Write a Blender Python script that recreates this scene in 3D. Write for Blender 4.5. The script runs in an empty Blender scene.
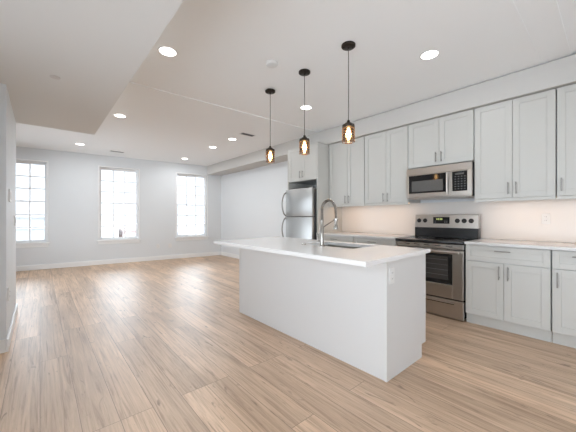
import bpy, bmesh, math, random
from mathutils import Vector, Matrix
S = bpy.context.scene
random.seed(4)

# ---------------------------------------------------------------- camera
cam = bpy.data.cameras.new('camera')
camo = bpy.data.objects.new('camera', cam)
S.collection.objects.link(camo)
cam.sensor_width = 36.0
cam.lens = 285.0 / 576.0 * 36.0
cam.shift_y = 1.0 / 576.0
cam.clip_start = 0.05
cam.clip_end = 300
camo.location = (0, 0, 1.19)
camo.rotation_euler = (math.radians(90), 0, -math.radians(41.03))
S.camera = camo

# ---------------------------------------------------------------- world, exposure
S.view_settings.view_transform = 'Standard'
S.view_settings.look = 'None'
S.view_settings.gamma = 1.0
S.view_settings.use_curve_mapping = False
S.view_settings.exposure = 0.42
S.cycles.use_denoising = True
S.cycles.max_bounces = 12
S.cycles.diffuse_bounces = 8
S.cycles.glossy_bounces = 5
S.cycles.transparent_max_bounces = 12
S.cycles.sample_clamp_indirect = 6.0
S.cycles.caustics_reflective = False
S.cycles.caustics_refractive = False

SKY_STRENGTH = 1.5
SKY_FILL = 3.2
LOW_FILL = 4.2
LAMP_W = 1.6
LIVING_LAMP_W = 5.0          # each recessed lamp
LAMP_COL = (0.95, 0.98, 1.0)
LED_W = 0.85            # under-cabinet light bar, per metre
LED_COL = (1.0, 0.64, 0.39)

w = bpy.data.worlds.new('overcast_sky')
S.world = w
w.use_nodes = True
nt = w.node_tree
nt.nodes.clear()
wo = nt.nodes.new('ShaderNodeOutputWorld')
bg = nt.nodes.new('ShaderNodeBackground')
tc = nt.nodes.new('ShaderNodeTexCoord')
sx = nt.nodes.new('ShaderNodeSeparateXYZ')
mr = nt.nodes.new('ShaderNodeMapRange')
mr.inputs['From Min'].default_value = -0.2
mr.inputs['From Max'].default_value = 0.6
rp = nt.nodes.new('ShaderNodeValToRGB')
rp.color_ramp.elements[0].color = (0.80, 0.86, 0.92, 1)
rp.color_ramp.elements[1].color = (0.84, 0.92, 1.0, 1)
nt.links.new(tc.outputs['Generated'], sx.inputs[0])
nt.links.new(sx.outputs['Z'], mr.inputs['Value'])
nt.links.new(mr.outputs[0], rp.inputs[0])
nt.links.new(rp.outputs[0], bg.inputs[0])
# extra sky fill added towards the unseen openings behind and left of the kitchen
dt = nt.nodes.new('ShaderNodeVectorMath'); dt.operation = 'DOT_PRODUCT'
dt.inputs[1].default_value = (-0.86, -0.5, 0.0)
nt.links.new(tc.outputs['Generated'], dt.inputs[0])
mb_ = nt.nodes.new('ShaderNodeMapRange'); mb_.interpolation_type = 'SMOOTHSTEP'
mb_.inputs['From Min'].default_value = -0.2
mb_.inputs['From Max'].default_value = 0.7
nt.links.new(dt.outputs['Value'], mb_.inputs['Value'])
zf = nt.nodes.new('ShaderNodeMapRange'); zf.interpolation_type = 'SMOOTHSTEP'   # glow added below the horizon to lift the ceiling; nothing is built there
zf.inputs['From Min'].default_value = -0.10
zf.inputs['From Max'].default_value = 0.05
zf.inputs['To Min'].default_value = LOW_FILL
zf.inputs['To Max'].default_value = SKY_FILL
nt.links.new(sx.outputs['Z'], zf.inputs['Value'])
mu = nt.nodes.new('ShaderNodeMath'); mu.operation = 'MULTIPLY_ADD'
nt.links.new(mb_.outputs[0], mu.inputs[0]); nt.links.new(zf.outputs[0], mu.inputs[1])
mu.inputs[2].default_value = SKY_STRENGTH
nt.links.new(mu.outputs[0], bg.inputs[1])
nt.links.new(bg.outputs[0], wo.inputs[0])

sun = bpy.data.lights.new('hazy_sun', 'SUN')
sun.energy = 2.9
sun.angle = math.radians(42)
sun.color = (0.78, 0.90, 1.0)
suno = bpy.data.objects.new('hazy_sun', sun)
S.collection.objects.link(suno)
suno.location = (2, 30, 15)
suno.rotation_euler = Vector((-0.20, -0.94, -0.20)).to_track_quat('-Z', 'Y').to_euler()

# ---------------------------------------------------------------- materials
def mat(name, col, rough=0.5, metal=0.0, bump=0.0, bscale=60.0, var=0.0, stretch=(1, 1, 1), emit=None, es=0.0, aniso=0.0, spec=0.5):
    m = bpy.data.materials.new(name)
    m.use_nodes = True
    n, l = m.node_tree.nodes, m.node_tree.links
    b = n['Principled BSDF']
    b.inputs['Base Color'].default_value = (*col, 1)
    b.inputs['Roughness'].default_value = rough
    b.inputs['Metallic'].default_value = metal
    b.inputs['Specular IOR Level'].default_value = spec
    if emit:
        b.inputs['Emission Color'].default_value = (*emit, 1)
        b.inputs['Emission Strength'].default_value = es
    t = n.new('ShaderNodeTexCoord')
    mp = n.new('ShaderNodeMapping')
    mp.inputs['Scale'].default_value = stretch
    l.new(t.outputs['Object'], mp.inputs[0])
    nz = n.new('ShaderNodeTexNoise')
    nz.inputs['Scale'].default_value = bscale
    nz.inputs['Detail'].default_value = 3
    l.new(mp.outputs[0], nz.inputs['Vector'])
    if var:
        mx = n.new('ShaderNodeMix')
        mx.data_type = 'RGBA'
        mx.inputs['A'].default_value = (*[c * (1 - var) for c in col], 1)
        mx.inputs['B'].default_value = (*[min(1, c * (1 + var)) for c in col], 1)
        l.new(nz.outputs['Fac'], mx.inputs['Factor'])
        l.new(mx.outputs['Result'], b.inputs['Base Color'])
    if bump:
        bp = n.new('ShaderNodeBump')
        bp.inputs['Strength'].default_value = bump
        bp.inputs['Distance'].default_value = 0.002
        l.new(nz.outputs['Fac'], bp.inputs['Height'])
        l.new(bp.outputs[0], b.inputs['Normal'])
    return m

M = {}
M['wall'] = mat('wall_paint', (0.71, 0.735, 0.755), 0.6, bump=0.05, bscale=200, var=0.01, spec=0.25)
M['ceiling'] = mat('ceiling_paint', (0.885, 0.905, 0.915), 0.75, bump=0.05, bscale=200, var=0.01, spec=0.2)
M['soffit'] = mat('soffit_shade_paint', (0.74, 0.755, 0.755), 0.75, bump=0.05, bscale=200, var=0.01, spec=0.2)  # soffit's shade put into the colour: darker copy of the ceiling paint
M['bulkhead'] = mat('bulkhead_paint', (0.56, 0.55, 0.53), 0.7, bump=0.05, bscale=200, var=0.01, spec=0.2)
M['trim'] = mat('trim_paint', (0.84, 0.85, 0.85), 0.35, var=0.01)
M['vinyl'] = mat('window_vinyl', (0.90, 0.91, 0.92), 0.4, var=0.01)
M['cabinet'] = mat('cabinet_lacquer', (0.535, 0.533, 0.508), 0.38, var=0.008, bscale=8)
M['carcass'] = mat('cabinet_carcass', (0.62, 0.63, 0.62), 0.5, var=0.01)
M['island'] = mat('island_panel_lacquer', (0.66, 0.66, 0.655), 0.45, var=0.008, bscale=6)
M['steel'] = mat('brushed_stainless_steel', (0.50, 0.465, 0.43), 0.28, 1.0, bump=0.12, bscale=40, var=0.05, stretch=(1, 1, 30))
M['fridge_steel'] = mat('fridge_stainless_steel', (0.47, 0.47, 0.46), 0.33, 1.0, bump=0.10, bscale=40, var=0.05, stretch=(1, 30, 1))
M['nickel'] = mat('brushed_nickel', (0.30, 0.29, 0.275), 0.32, 1.0, var=0.03)
M['chrome'] = mat('faucet_nickel', (0.42, 0.40, 0.37), 0.25, 1.0, var=0.03)
M['sink_steel'] = mat('sink_steel', (0.50, 0.48, 0.45), 0.35, 1.0, var=0.05)
M['black'] = mat('black_enamel', (0.012, 0.012, 0.013), 0.25, var=0.1)
M['black_glass'] = mat('black_glass', (0.010, 0.010, 0.011), 0.06, var=0.1)
M['oven_glass'] = mat('oven_window_glass', (0.045, 0.042, 0.040), 0.08, var=0.1)
M['mesh_glass'] = mat('microwave_window_screen', (0.11, 0.108, 0.105), 0.14, var=0.1)
M['grey_plastic'] = mat('grey_plastic', (0.10, 0.10, 0.105), 0.5, var=0.05)
M['dark_side'] = mat('dark_grey_appliance_side', (0.08, 0.08, 0.082), 0.45, bump=0.2, bscale=300, var=0.05)
M['white_plastic'] = mat('white_plastic', (0.75, 0.75, 0.74), 0.4, var=0.01)
M['slot'] = mat('outlet_slot', (0.10, 0.10, 0.10), 0.6, var=0.05)
M['bronze'] = mat('oil_rubbed_bronze', (0.035, 0.028, 0.022), 0.45, 0.6, bump=0.2, bscale=120, var=0.15)
M['copper'] = mat('aged_copper_wire', (0.26, 0.14, 0.07), 0.45, 0.3, var=0.15, bscale=80)
M['cord'] = mat('pendant_cord', (0.09, 0.08, 0.07), 0.7, var=0.15, bscale=300)
M['lens'] = mat('lamp_diffuser', (0.9, 0.9, 0.9), 0.5, emit=(1.0, 0.97, 0.93), es=6.0)
M['bulb'] = mat('glowing_filament_bulb', (1.0, 0.8, 0.5), 0.3, emit=(1.0, 0.66, 0.33), es=14.0)
M['filament'] = mat('hot_filament', (1.0, 0.8, 0.5), 0.3, emit=(1.0, 0.82, 0.55), es=40.0)
M['led'] = mat('led_strip', (1.0, 0.9, 0.8), 0.4, emit=LED_COL, es=4.0)
M['digit'] = mat('clock_digit_glow', (0.2, 0.25, 0.05), 0.4, emit=(0.75, 0.85, 0.3), es=0.45)
M['slab'] = mat('floor_substrate', (0.4, 0.4, 0.4), 0.9, var=0.05)

def quartz():
    m = mat('white_quartz', (0.84, 0.835, 0.83), 0.16, var=0.015, bscale=5)
    return m
M['quartz'] = quartz()
M['grey_quartz'] = mat('pale_grey_quartz', (0.62, 0.615, 0.61), 0.2, var=0.03, bscale=6)
M['splash'] = mat('backsplash_quartz', (0.74, 0.70, 0.66), 0.25, var=0.025, bscale=2.5)

def floor_material():
    m = bpy.data.materials.new('oak_plank_floor')
    m.use_nodes = True
    n, l = m.node_tree.nodes, m.node_tree.links
    b = n['Principled BSDF']
    t = n.new('ShaderNodeTexCoord')
    sp = n.new('ShaderNodeSeparateXYZ')
    l.new(t.outputs['Object'], sp.inputs[0])
    cb = n.new('ShaderNodeCombineXYZ')          # planks run along the room's length
    l.new(sp.outputs['Y'], cb.inputs['X'])
    l.new(sp.outputs['X'], cb.inputs['Y'])
    br = n.new('ShaderNodeTexBrick')
    br.offset = 0.37
    br.offset_frequency = 3
    br.squash = 1.0
    br.inputs['Color1'].default_value = (0, 0, 0, 1)
    br.inputs['Color2'].default_value = (1, 1, 1, 1)
    br.inputs['Mortar'].default_value = (0.5, 0.5, 0.5, 1)
    br.inputs['Scale'].default_value = 1.0
    br.inputs['Mortar Size'].default_value = 0.0016
    br.inputs['Mortar Smooth'].default_value = 0.2
    br.inputs['Bias'].default_value = 0.0
    br.inputs['Brick Width'].default_value = 1.9
    br.inputs['Row Height'].default_value = 0.178
    l.new(cb.outputs[0], br.inputs['Vector'])
    # per-plank shift of the grain
    sh = n.new('ShaderNodeVectorMath'); sh.operation = 'SCALE'
    sh.inputs['Scale'].default_value = 17.0
    l.new(br.outputs['Color'], sh.inputs[0])
    ad = n.new('ShaderNodeVectorMath'); ad.operation = 'ADD'
    l.new(cb.outputs[0], ad.inputs[0]); l.new(sh.outputs[0], ad.inputs[1])
    def noise(scale_vec, scale, detail, rough=0.6, dist=0.0):
        mp = n.new('ShaderNodeMapping')
        mp.inputs['Scale'].default_value = scale_vec
        l.new(ad.outputs[0], mp.inputs[0])
        z = n.new('ShaderNodeTexNoise')
        z.inputs['Scale'].default_value = scale
        z.inputs['Detail'].default_value = detail
        z.inputs['Roughness'].default_value = rough
        z.inputs['Distortion'].default_value = dist
        l.new(mp.outputs[0], z.inputs['Vector'])
        return z
    grain = noise((0.42, 11, 1), 2.4, 8, 0.70, 1.6)
    fine = noise((5, 90, 1), 1.0, 4, 0.7)
    cloud = noise((1.2, 5, 1), 1.0, 2, 0.5, 0.4)
    knot = noise((2.6, 11.0, 1), 1.6, 3, 0.55, 1.2)
    r1 = n.new('ShaderNodeValToRGB')
    e = r1.color_ramp.elements
    e[0].position = 0.31; e[0].color = (0.345, 0.225, 0.142, 1)
    e[1].position = 0.69; e[1].color = (0.73, 0.54, 0.395, 1)
    x = e.new(0.5); x.color = (0.60, 0.43, 0.30, 1)
    l.new(grain.outputs['Fac'], r1.inputs[0])
    def mix(a, bb, fac, mode='MIX', fv=None):
        q = n.new('ShaderNodeMix'); q.data_type = 'RGBA'; q.blend_type = mode
        if fv is not None: q.inputs['Factor'].default_value = fv
        else: l.new(fac, q.inputs['Factor'])
        for s_, v in (('A', a), ('B', bb)):
            if isinstance(v, tuple): q.inputs[s_].default_value = v
            else: l.new(v, q.inputs[s_])
        return q.outputs['Result']
    # plank tone
    r2 = n.new('ShaderNodeValToRGB')
    e = r2.color_ramp.elements
    e[0].position = 0.0; e[0].color = (0.87, 0.86, 0.85, 1)
    e[1].position = 1.0; e[1].color = (1.10, 1.09, 1.08, 1)
    l.new(br.outputs['Color'], r2.inputs[0])
    c = mix(r1.outputs[0], r2.outputs[0], None, 'MULTIPLY', 1.0)
    r3 = n.new('ShaderNodeValToRGB')
    e = r3.color_ramp.elements
    e[0].position = 0.35; e[0].color = (0.86, 0.84, 0.82, 1)
    e[1].position = 0.65; e[1].color = (1.08, 1.08, 1.08, 1)
    l.new(cloud.outputs['Fac'], r3.inputs[0])
    c = mix(c, r3.outputs[0], None, 'MULTIPLY', 1.0)
    r4 = n.new('ShaderNodeValToRGB')
    e = r4.color_ramp.elements
    e[0].position = 0.3; e[0].color = (0.90, 0.89, 0.88, 1)
    e[1].position = 0.7; e[1].color = (1.05, 1.05, 1.05, 1)
    l.new(fine.outputs['Fac'], r4.inputs[0])
    c = mix(c, r4.outputs[0], None, 'MULTIPLY', 1.0)
    r5 = n.new('ShaderNodeValToRGB')
    e = r5.color_ramp.elements
    e[0].position = 0.635; e[0].color = (0, 0, 0, 1)
    e[1].position = 0.73; e[1].color = (0.75, 0.75, 0.75, 1)
    l.new(knot.outputs['Fac'], r5.inputs[0])
    c = mix(c, (0.17, 0.105, 0.065, 1), r5.outputs[0])
    c = mix(c, (0.20, 0.13, 0.085, 1), br.outputs['Fac'])
    l.new(c, b.inputs['Base Color'])
    b.inputs['Roughness'].default_value = 0.4
    b.inputs['Specular IOR Level'].default_value = 0.95
    rr = n.new('ShaderNodeMapRange')
    rr.inputs['To Min'].default_value = 0.39
    rr.inputs['To Max'].default_value = 0.52
    l.new(fine.outputs['Fac'], rr.inputs['Value'])
    l.new(rr.outputs[0], b.inputs['Roughness'])
    bp = n.new('ShaderNodeBump')
    bp.inputs['Strength'].default_value = 0.12
    bp.inputs['Distance'].default_value = 0.001
    l.new(grain.outputs['Fac'], bp.inputs['Height'])
    l.new(bp.outputs[0], b.inputs['Normal'])
    return m
M['floor'] = floor_material()

def glass_material(name, tint, refl_rough=0.0, ior=1.45):
    m = bpy.data.materials.new(name)
    m.use_nodes = True
    n, l = m.node_tree.nodes, m.node_tree.links
    n.clear()
    o = n.new('ShaderNodeOutputMaterial')
    t = n.new('ShaderNodeBsdfTransparent'); t.inputs[0].default_value = (*tint, 1)
    g = n.new('ShaderNodeBsdfGlossy'); g.inputs['Roughness'].default_value = refl_rough
    f = n.new('ShaderNodeFresnel'); f.inputs[0].default_value = ior
    x = n.new('ShaderNodeMixShader')
    l.new(f.outputs[0], x.inputs[0]); l.new(t.outputs[0], x.inputs[1]); l.new(g.outputs[0], x.inputs[2])
    l.new(x.outputs[0], o.inputs[0])
    return m
M['pane'] = glass_material('window_glass', (0.97, 0.98, 0.99))
M['amber'] = glass_material('amber_tinted_glass', (0.99, 0.88, 0.72), 0.05)

def siding(name, col, row=0.18, line=0.75):
    m = bpy.data.materials.new(name)
    m.use_nodes = True
    n, l = m.node_tree.nodes, m.node_tree.links
    b = n['Principled BSDF']; b.inputs['Roughness'].default_value = 0.8
    t = n.new('ShaderNodeTexCoord')
    sp = n.new('ShaderNodeSeparateXYZ'); l.new(t.outputs['Object'], sp.inputs[0])
    cb = n.new('ShaderNodeCombineXYZ')
    l.new(sp.outputs['X'], cb.inputs['X']); l.new(sp.outputs['Z'], cb.inputs['Y'])
    br = n.new('ShaderNodeTexBrick')
    br.inputs['Scale'].default_value = 1.0
    br.inputs['Brick Width'].default_value = 0.5; br.inputs['Row Height'].default_value = row
    br.inputs['Mortar Size'].default_value = 0.012
    br.inputs['Color1'].default_value = (*col, 1)
    br.inputs['Color2'].default_value = (*[c * 0.92 for c in col], 1)
    br.inputs['Mortar'].default_value = (*[c * line for c in col], 1)
    l.new(cb.outputs[0], br.inputs['Vector'])
    l.new(br.outputs['Color'], b.inputs['Base Color'])
    return m
M['blue_wall'] = siding('blue_grey_house_wall', (0.47, 0.475, 0.48))
M['pale_wall'] = siding('pale_house_wall', (0.80, 0.79, 0.78))
M['brick_wall'] = siding('red_brick_house_wall', (0.62, 0.50, 0.47), 0.08)
M['house_white'] = mat('house_white_trim', (0.75, 0.75, 0.75), 0.6, var=0.02)
M['house_glass'] = mat('house_window_glass', (0.42, 0.44, 0.46), 0.3, var=0.1)
M['roofing'] = mat('flat_roofing', (0.45, 0.45, 0.46), 0.9, var=0.1)
M['asphalt'] = mat('street_asphalt', (0.35, 0.35, 0.36), 0.9, var=0.1)

# ---------------------------------------------------------------- builders
class MB:
    def __init__(s): s.bm = bmesh.new()
    def box(s, x0, x1, y0, y1, z0, z1, bev=0.0, seg=1):
        r = bmesh.ops.create_cube(s.bm, size=1.0)
        vs = r['verts']
        a, b = (min(x0, x1), min(y0, y1), min(z0, z1)), (max(x0, x1), max(y0, y1), max(z0, z1))
        for v in vs:
            v.co = Vector([a[i] if v.co[i] < 0 else b[i] for i in range(3)])
        if bev:
            es = list({e for v in vs for e in v.link_edges})
            bmesh.ops.bevel(s.bm, geom=es, offset=bev, segments=seg, profile=0.5, affect='EDGES')
        return s
    def prism(s, pts, axis, a, b):
        """extrude a 2D polygon along an axis from a to b"""
        def P(p, t):
            if axis == 'y': return (p[0], t, p[1])
            if axis == 'x': return (t, p[0], p[1])
            return (p[0], p[1], t)
        lo = [s.bm.verts.new(P(p, a)) for p in pts]
        hi = [s.bm.verts.new(P(p, b)) for p in pts]
        fs = [s.bm.faces.new(lo), s.bm.faces.new(hi)]
        k = len(pts)
        for i in range(k):
            fs.append(s.bm.faces.new((lo[i], lo[(i + 1) % k], hi[(i + 1) % k], hi[i])))
        bmesh.ops.recalc_face_normals(s.bm, faces=fs)
        return s
    def lathe(s, prof, c=(0, 0, 0), axis='z', seg=32, cap=True):
        c = Vector(c)
        rings = []
        for r, h in prof:
            ring = []
            for i in range(seg):
                t = 2 * math.pi * i / seg
                u, v = r * math.cos(t), r * math.sin(t)
                p = {'z': (u, v, h), 'x': (h, u, v), 'y': (u, h, v)}[axis]
                ring.append(s.bm.verts.new(c + Vector(p)))
            rings.append(ring)
        fs = []
        for a, b in zip(rings, rings[1:]):
            for i in range(seg):
                fs.append(s.bm.faces.new((a[i], a[(i + 1) % seg], b[(i + 1) % seg], b[i])))
        if cap:
            fs.append(s.bm.faces.new(rings[0])); fs.append(s.bm.faces.new(rings[-1]))
        bmesh.ops.recalc_face_normals(s.bm, faces=fs)
        return s
    def tube(s, pts, r, seg=12, closed=False):
        pts = [Vector(p) for p in pts]
        n = len(pts)
        rs = r if isinstance(r, (list, tuple)) else [r] * n
        rings = []
        nrm = None
        for i, p in enumerate(pts):
            if closed: d = (pts[(i + 1) % n] - pts[i - 1])
            else: d = (pts[min(i + 1, n - 1)] - pts[max(i - 1, 0)])
            d.normalize()
            if nrm is None:
                nrm = d.orthogonal().normalized()
            else:
                nrm = (nrm - d * nrm.dot(d))
                nrm = nrm.normalized() if nrm.length > 1e-6 else d.orthogonal().normalized()
            bn = d.cross(nrm)
            rings.append([s.bm.verts.new(p + (nrm * math.cos(2 * math.pi * k / seg) + bn * math.sin(2 * math.pi * k / seg)) * rs[i]) for k in range(seg)])
        fs = []
        pairs = list(zip(rings, rings[1:]))
        if closed: pairs.append((rings[-1], rings[0]))
        for a, b in pairs:
            for k in range(seg):
                fs.append(s.bm.faces.new((a[k], a[(k + 1) % seg], b[(k + 1) % seg], b[k])))
        if not closed:
            fs.append(s.bm.faces.new(rings[0])); fs.append(s.bm.faces.new(rings[-1]))
        bmesh.ops.recalc_face_normals(s.bm, faces=fs)
        return s
    def build(s, name, m, parent=None, smooth=False, xf=None):
        """geometry is given in the room's coordinates; it is moved into the parent's frame"""
        if xf: bmesh.ops.transform(s.bm, matrix=xf, verts=s.bm.verts)
        me = bpy.data.meshes.new(name)
        if parent is not None:
            off = origin_of(parent)
            bmesh.ops.translate(s.bm, verts=s.bm.verts, vec=-off)
        s.bm.to_mesh(me); s.bm.free()
        me.materials.append(M[m])
        if smooth:
            me.polygons.foreach_set('use_smooth', [True] * len(me.polygons))
            try: me.set_sharp_from_angle(angle=math.radians(40))
            except Exception: pass
        o = bpy.data.objects.new(name, me)
        S.collection.objects.link(o)
        if parent is not None: o.parent = parent
        return o

def origin_of(o):
    v = Vector((0, 0, 0))
    while o is not None:
        v += Vector(o.location); o = o.parent
    return v

def tag(o, label, cat, group=None, kind=None):
    if label: o['label'] = label
    if cat: o['category'] = cat
    if group: o['group'] = group
    if kind: o['kind'] = kind
    return o

def thing(name, label, cat, loc=(0, 0, 0), group=None):
    o = bpy.data.objects.new(name, None)
    o.empty_display_size = 0.1
    S.collection.objects.link(o)
    o.location = loc
    return tag(o, label, cat, group)

def struct(o):
    o['kind'] = 'structure'
    return o

def copy_tree(o, parent=None):
    c = o.copy()
    S.collection.objects.link(c)
    if parent is not None: c.parent = parent
    for ch in [q for q in S.collection.objects if q.parent == o]:
        copy_tree(ch, c)
    return c

# ---------------------------------------------------------------- room dimensions
XR, XL = 4.27, -1.60           # right and left wall
YREAR = -3.3
HC = 2.745                     # kitchen ceiling
HL = 2.735                     # living-room ceiling
HS = 2.36                      # low soffit on the left
XS = 0.585                     # its right edge
YS = 4.87                      # its far edge
XB, ZB = 3.83, 2.478           # right-hand bulkhead face and underside
YB, SK = 8.55, -0.105          # far wall: y = YB + SK * x
TH = math.atan(SK)
BACK = Matrix.Translation((0, YB, 0)) @ Matrix.Rotation(TH, 4, 'Z')
def yback(x): return YB + SK * x
c6 = math.cos(TH)

# floor
struct(MB().prism([(XL, YREAR), (XR, YREAR), (XR, yback(XR)), (XL, yback(XL))], 'z', -0.12, 0.0).build('floor', 'floor'))
# ceilings
STEP0, STEP1 = 3.66, 3.55      # edge between the two ceiling levels, slightly skewed
struct(MB().prism([(XL, 0.28), (XR, 0.28), (XR, 0.485), (XL, 0.485)], 'z', HC + 0.005, HC + 0.2).build('ceiling_strip', 'ceiling'))
struct(MB().prism([(XL, 0.485), (XR, 0.485), (XR, STEP1), (XL, STEP0 + 0.08)], 'z', HC, HC + 0.2).build('ceiling', 'ceiling'))
struct(MB().prism([(XL, YREAR), (XR, YREAR), (XR, 0.28), (XL, 0.28)], 'z', HC + 0.014, HC + 0.2).build('ceiling_rear', 'ceiling'))
struct(MB().prism([(XL, STEP0 + 0.08), (XR, STEP1), (XR, yback(XR)), (XL, yback(XL))], 'z', HL, HC + 0.2).build('ceiling_living_room', 'ceiling'))
# soffits
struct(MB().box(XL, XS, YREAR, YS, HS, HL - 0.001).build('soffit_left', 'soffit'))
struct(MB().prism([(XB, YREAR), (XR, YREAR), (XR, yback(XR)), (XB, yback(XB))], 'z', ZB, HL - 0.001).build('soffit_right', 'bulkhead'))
# side walls
struct(MB().box(XR, XR + 0.15, YREAR - 0.2, yback(XR), 0, HC + 0.2).build('wall_right', 'wall'))
LEFT_FILL_OPEN = [(-2.4, 2.6), (5.5, 7.9)]     # unseen glazed openings added to let fill daylight in from the left
LZ = 2.15
mb = MB()
ys = [YREAR - 0.2] + [v for p in LEFT_FILL_OPEN for v in p] + [yback(XL) + 0.03]
for a, b in zip(ys[0::2], ys[1::2]): mb.box(XL - 0.15, XL, a, b, 0, HC + 0.2)
for a, b in LEFT_FILL_OPEN: mb.box(XL - 0.15, XL, a, b, LZ, HC + 0.2)
struct(mb.build('wall_left', 'wall'))
for di, (LY0, LY1) in enumerate(LEFT_FILL_OPEN):
    e = bpy.data.objects.new('door_fill_%d' % (di + 2), None); S.collection.objects.link(e); struct(e)  # unseen door, added as a source of fill daylight
    e.location = (XL - 0.075, (LY0 + LY1) / 2, 0)
    nl = round((LY1 - LY0) / 1.25)
    for k in range(nl):
        a, b = LY0 + k * (LY1 - LY0) / nl, LY0 + (k + 1) * (LY1 - LY0) / nl
        m = MB(); st = 0.05
        m.box(XL - 0.10, XL - 0.05, a, a + st, 0, LZ); m.box(XL - 0.10, XL - 0.05, b - st, b, 0, LZ)
        m.box(XL - 0.10, XL - 0.05, a + st, b - st, 0, 0.09); m.box(XL - 0.10, XL - 0.05, a + st, b - st, LZ - 0.06, LZ)
        o = m.build('door_fill_leaf', 'vinyl', e)
        MB().box(XL - 0.077, XL - 0.073, a + st, b - st, 0.09, LZ - 0.06).build('pane', 'pane', o)
# stair enclosure jutting out on the left
struct(MB().box(XL, -0.225, 3.53, YS, 0, HS - 0.001).build('wall_stair', 'wall'))

# far wall with its three windows, built along its own (slightly skewed) line
WS = [(-0.770, 0.146), (1.092, 2.018), (2.940, 3.876)]
WZ0, WZ1 = 0.585, 2.470
SL, SR = XL / c6 - 0.02, XR / c6 + 0.02
CAS = 0.030
mb = MB()
op = [(a + CAS, b - CAS) for a, b in WS]
z0, z1 = WZ0 + CAS, WZ1 - CAS
T = 0.26
mb.box(SL, SR, 0, T, 0, z0)
mb.box(SL, SR, 0, T, z1, HC + 0.2)
edges = [SL] + [v for p in op for v in p] + [SR]
for a, b in zip(edges[0::2], edges[1::2]):
    mb.box(a, b, 0, T, z0, z1)
struct(mb.build('wall_back', 'wall', xf=BACK))

def window(i, a, b):
    e = bpy.data.objects.new('window_%d' % i, None)
    S.collection.objects.link(e)
    struct(e)
    s0, s1 = a + CAS, b - CAS
    zz0, zz1 = z0, z1
    e.location = BACK @ Vector(((a + b) / 2, 0, WZ0))
    # casing on the wall face
    m = MB()
    m.box(a, a + CAS, -0.012, 0, WZ0, WZ1); m.box(b - CAS, b, -0.012, 0, WZ0, WZ1)
    m.box(a + CAS, b - CAS, -0.012, 0, WZ1 - CAS, WZ1)
    m.build('casing', 'trim', e, xf=BACK)
    m = MB()
    m.box(a - 0.025, b + 0.025, -0.045, 0.075, WZ0 - 0.0, WZ0 + CAS - 0.001, 0.003)
    m.build('sill', 'trim', e, xf=BACK)
    m = MB(); m.box(a, b, -0.014, 0, WZ0 - 0.075, WZ0 - 0.002, 0.002)
    m.build('apron', 'trim', e, xf=BACK)
    # vinyl frame in the reveal
    f = 0.022
    m = MB()
    m.box(s0, s0 + f, 0.075, 0.155, zz0, zz1); m.box(s1 - f, s1, 0.075, 0.155, zz0, zz1)
    m.box(s0 + f, s1 - f, 0.075, 0.155, zz1 - f, zz1); m.box(s0 + f, s1 - f, 0.075, 0.155, zz0, zz0 + f)
    m.build('frame', 'vinyl', e, xf=BACK)
    mid = 1.545
    def sash(name, za, zb, t0, t1):
        q = MB()
        st = 0.022
        x0, x1 = s0 + f, s1 - f
        q.box(x0, x0 + st, t0, t1, za, zb); q.box(x1 - st, x1, t0, t1, za, zb)
        q.box(x0 + st, x1 - st, t0, t1, za, za + 0.032); q.box(x0 + st, x1 - st, t0, t1, zb - 0.032, zb)
        o = q.build(name, 'vinyl', e, xf=BACK)
        gx0, gx1, gz0, gz1 = x0 + st, x1 - st, za + 0.032, zb - 0.032
        tm = (t0 + t1) / 2
        q = MB(); q.box(gx0, gx1, tm - 0.002, tm + 0.002, gz0, gz1)
        q.build('pane', 'pane', o, xf=BACK)
        q = MB()
        for k in (1, 2):
            xx = gx0 + (gx1 - gx0) * k / 3
            q.box(xx - 0.013, xx + 0.013, tm - 0.009, tm - 0.003, gz0, gz1)
            zq = gz0 + (gz1 - gz0) * k / 3
            q.box(gx0, gx1, tm - 0.0085, tm - 0.0032, zq - 0.013, zq + 0.013)
        q.build('grille', 'vinyl', o, xf=BACK)
        return o
    sash('upper_sash', mid - 0.016, zz1 - f, 0.118, 0.148)
    lo = sash('lower_sash', zz0 + f, mid + 0.016, 0.085, 0.115)
    q = MB(); q.box((a + b) / 2 - 0.03, (a + b) / 2 + 0.03, 0.068, 0.085, mid + 0.004, mid + 0.018, 0.003)
    q.build('sash_lock', 'white_plastic', lo, xf=BACK)
for i, (a, b) in enumerate(WS): window(i + 1, a, b)

# rear wall behind the camera with an unseen glazed door added for fill daylight
DX0, DX1, DZ = 0.0, 2.0, 2.1
mb = MB()
mb.box(XL, DX0, YREAR - 0.2, YREAR, 0, HC + 0.2)
mb.box(DX1, XR, YREAR - 0.2, YREAR, 0, HC + 0.2)
mb.box(DX0, DX1, YREAR - 0.2, YREAR, DZ, HC + 0.2)
struct(mb.build('wall_rear', 'wall'))
e = bpy.data.objects.new('door_fill_1', None); S.collection.objects.link(e); struct(e)
e.location = ((DX0 + DX1) / 2, YREAR - 0.1, 0)
n_leaf = 2
lw = (DX1 - DX0) / n_leaf
for k in range(n_leaf):
    a, b = DX0 + k * lw, DX0 + (k + 1) * lw
    m = MB(); st = 0.05
    m.box(a, a + st, YREAR - 0.13, YREAR - 0.08, 0, DZ); m.box(b - st, b, YREAR - 0.13, YREAR - 0.08, 0, DZ)
    m.box(a + st, b - st, YREAR - 0.13, YREAR - 0.08, 0, 0.09); m.box(a + st, b - st, YREAR - 0.13, YREAR - 0.08, DZ - 0.06, DZ)
    o = m.build('door_fill_leaf', 'vinyl', e)
    MB().box(a + st, b - st, YREAR - 0.107, YREAR - 0.103, 0.09, DZ - 0.06).build('pane', 'pane', o)

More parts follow.
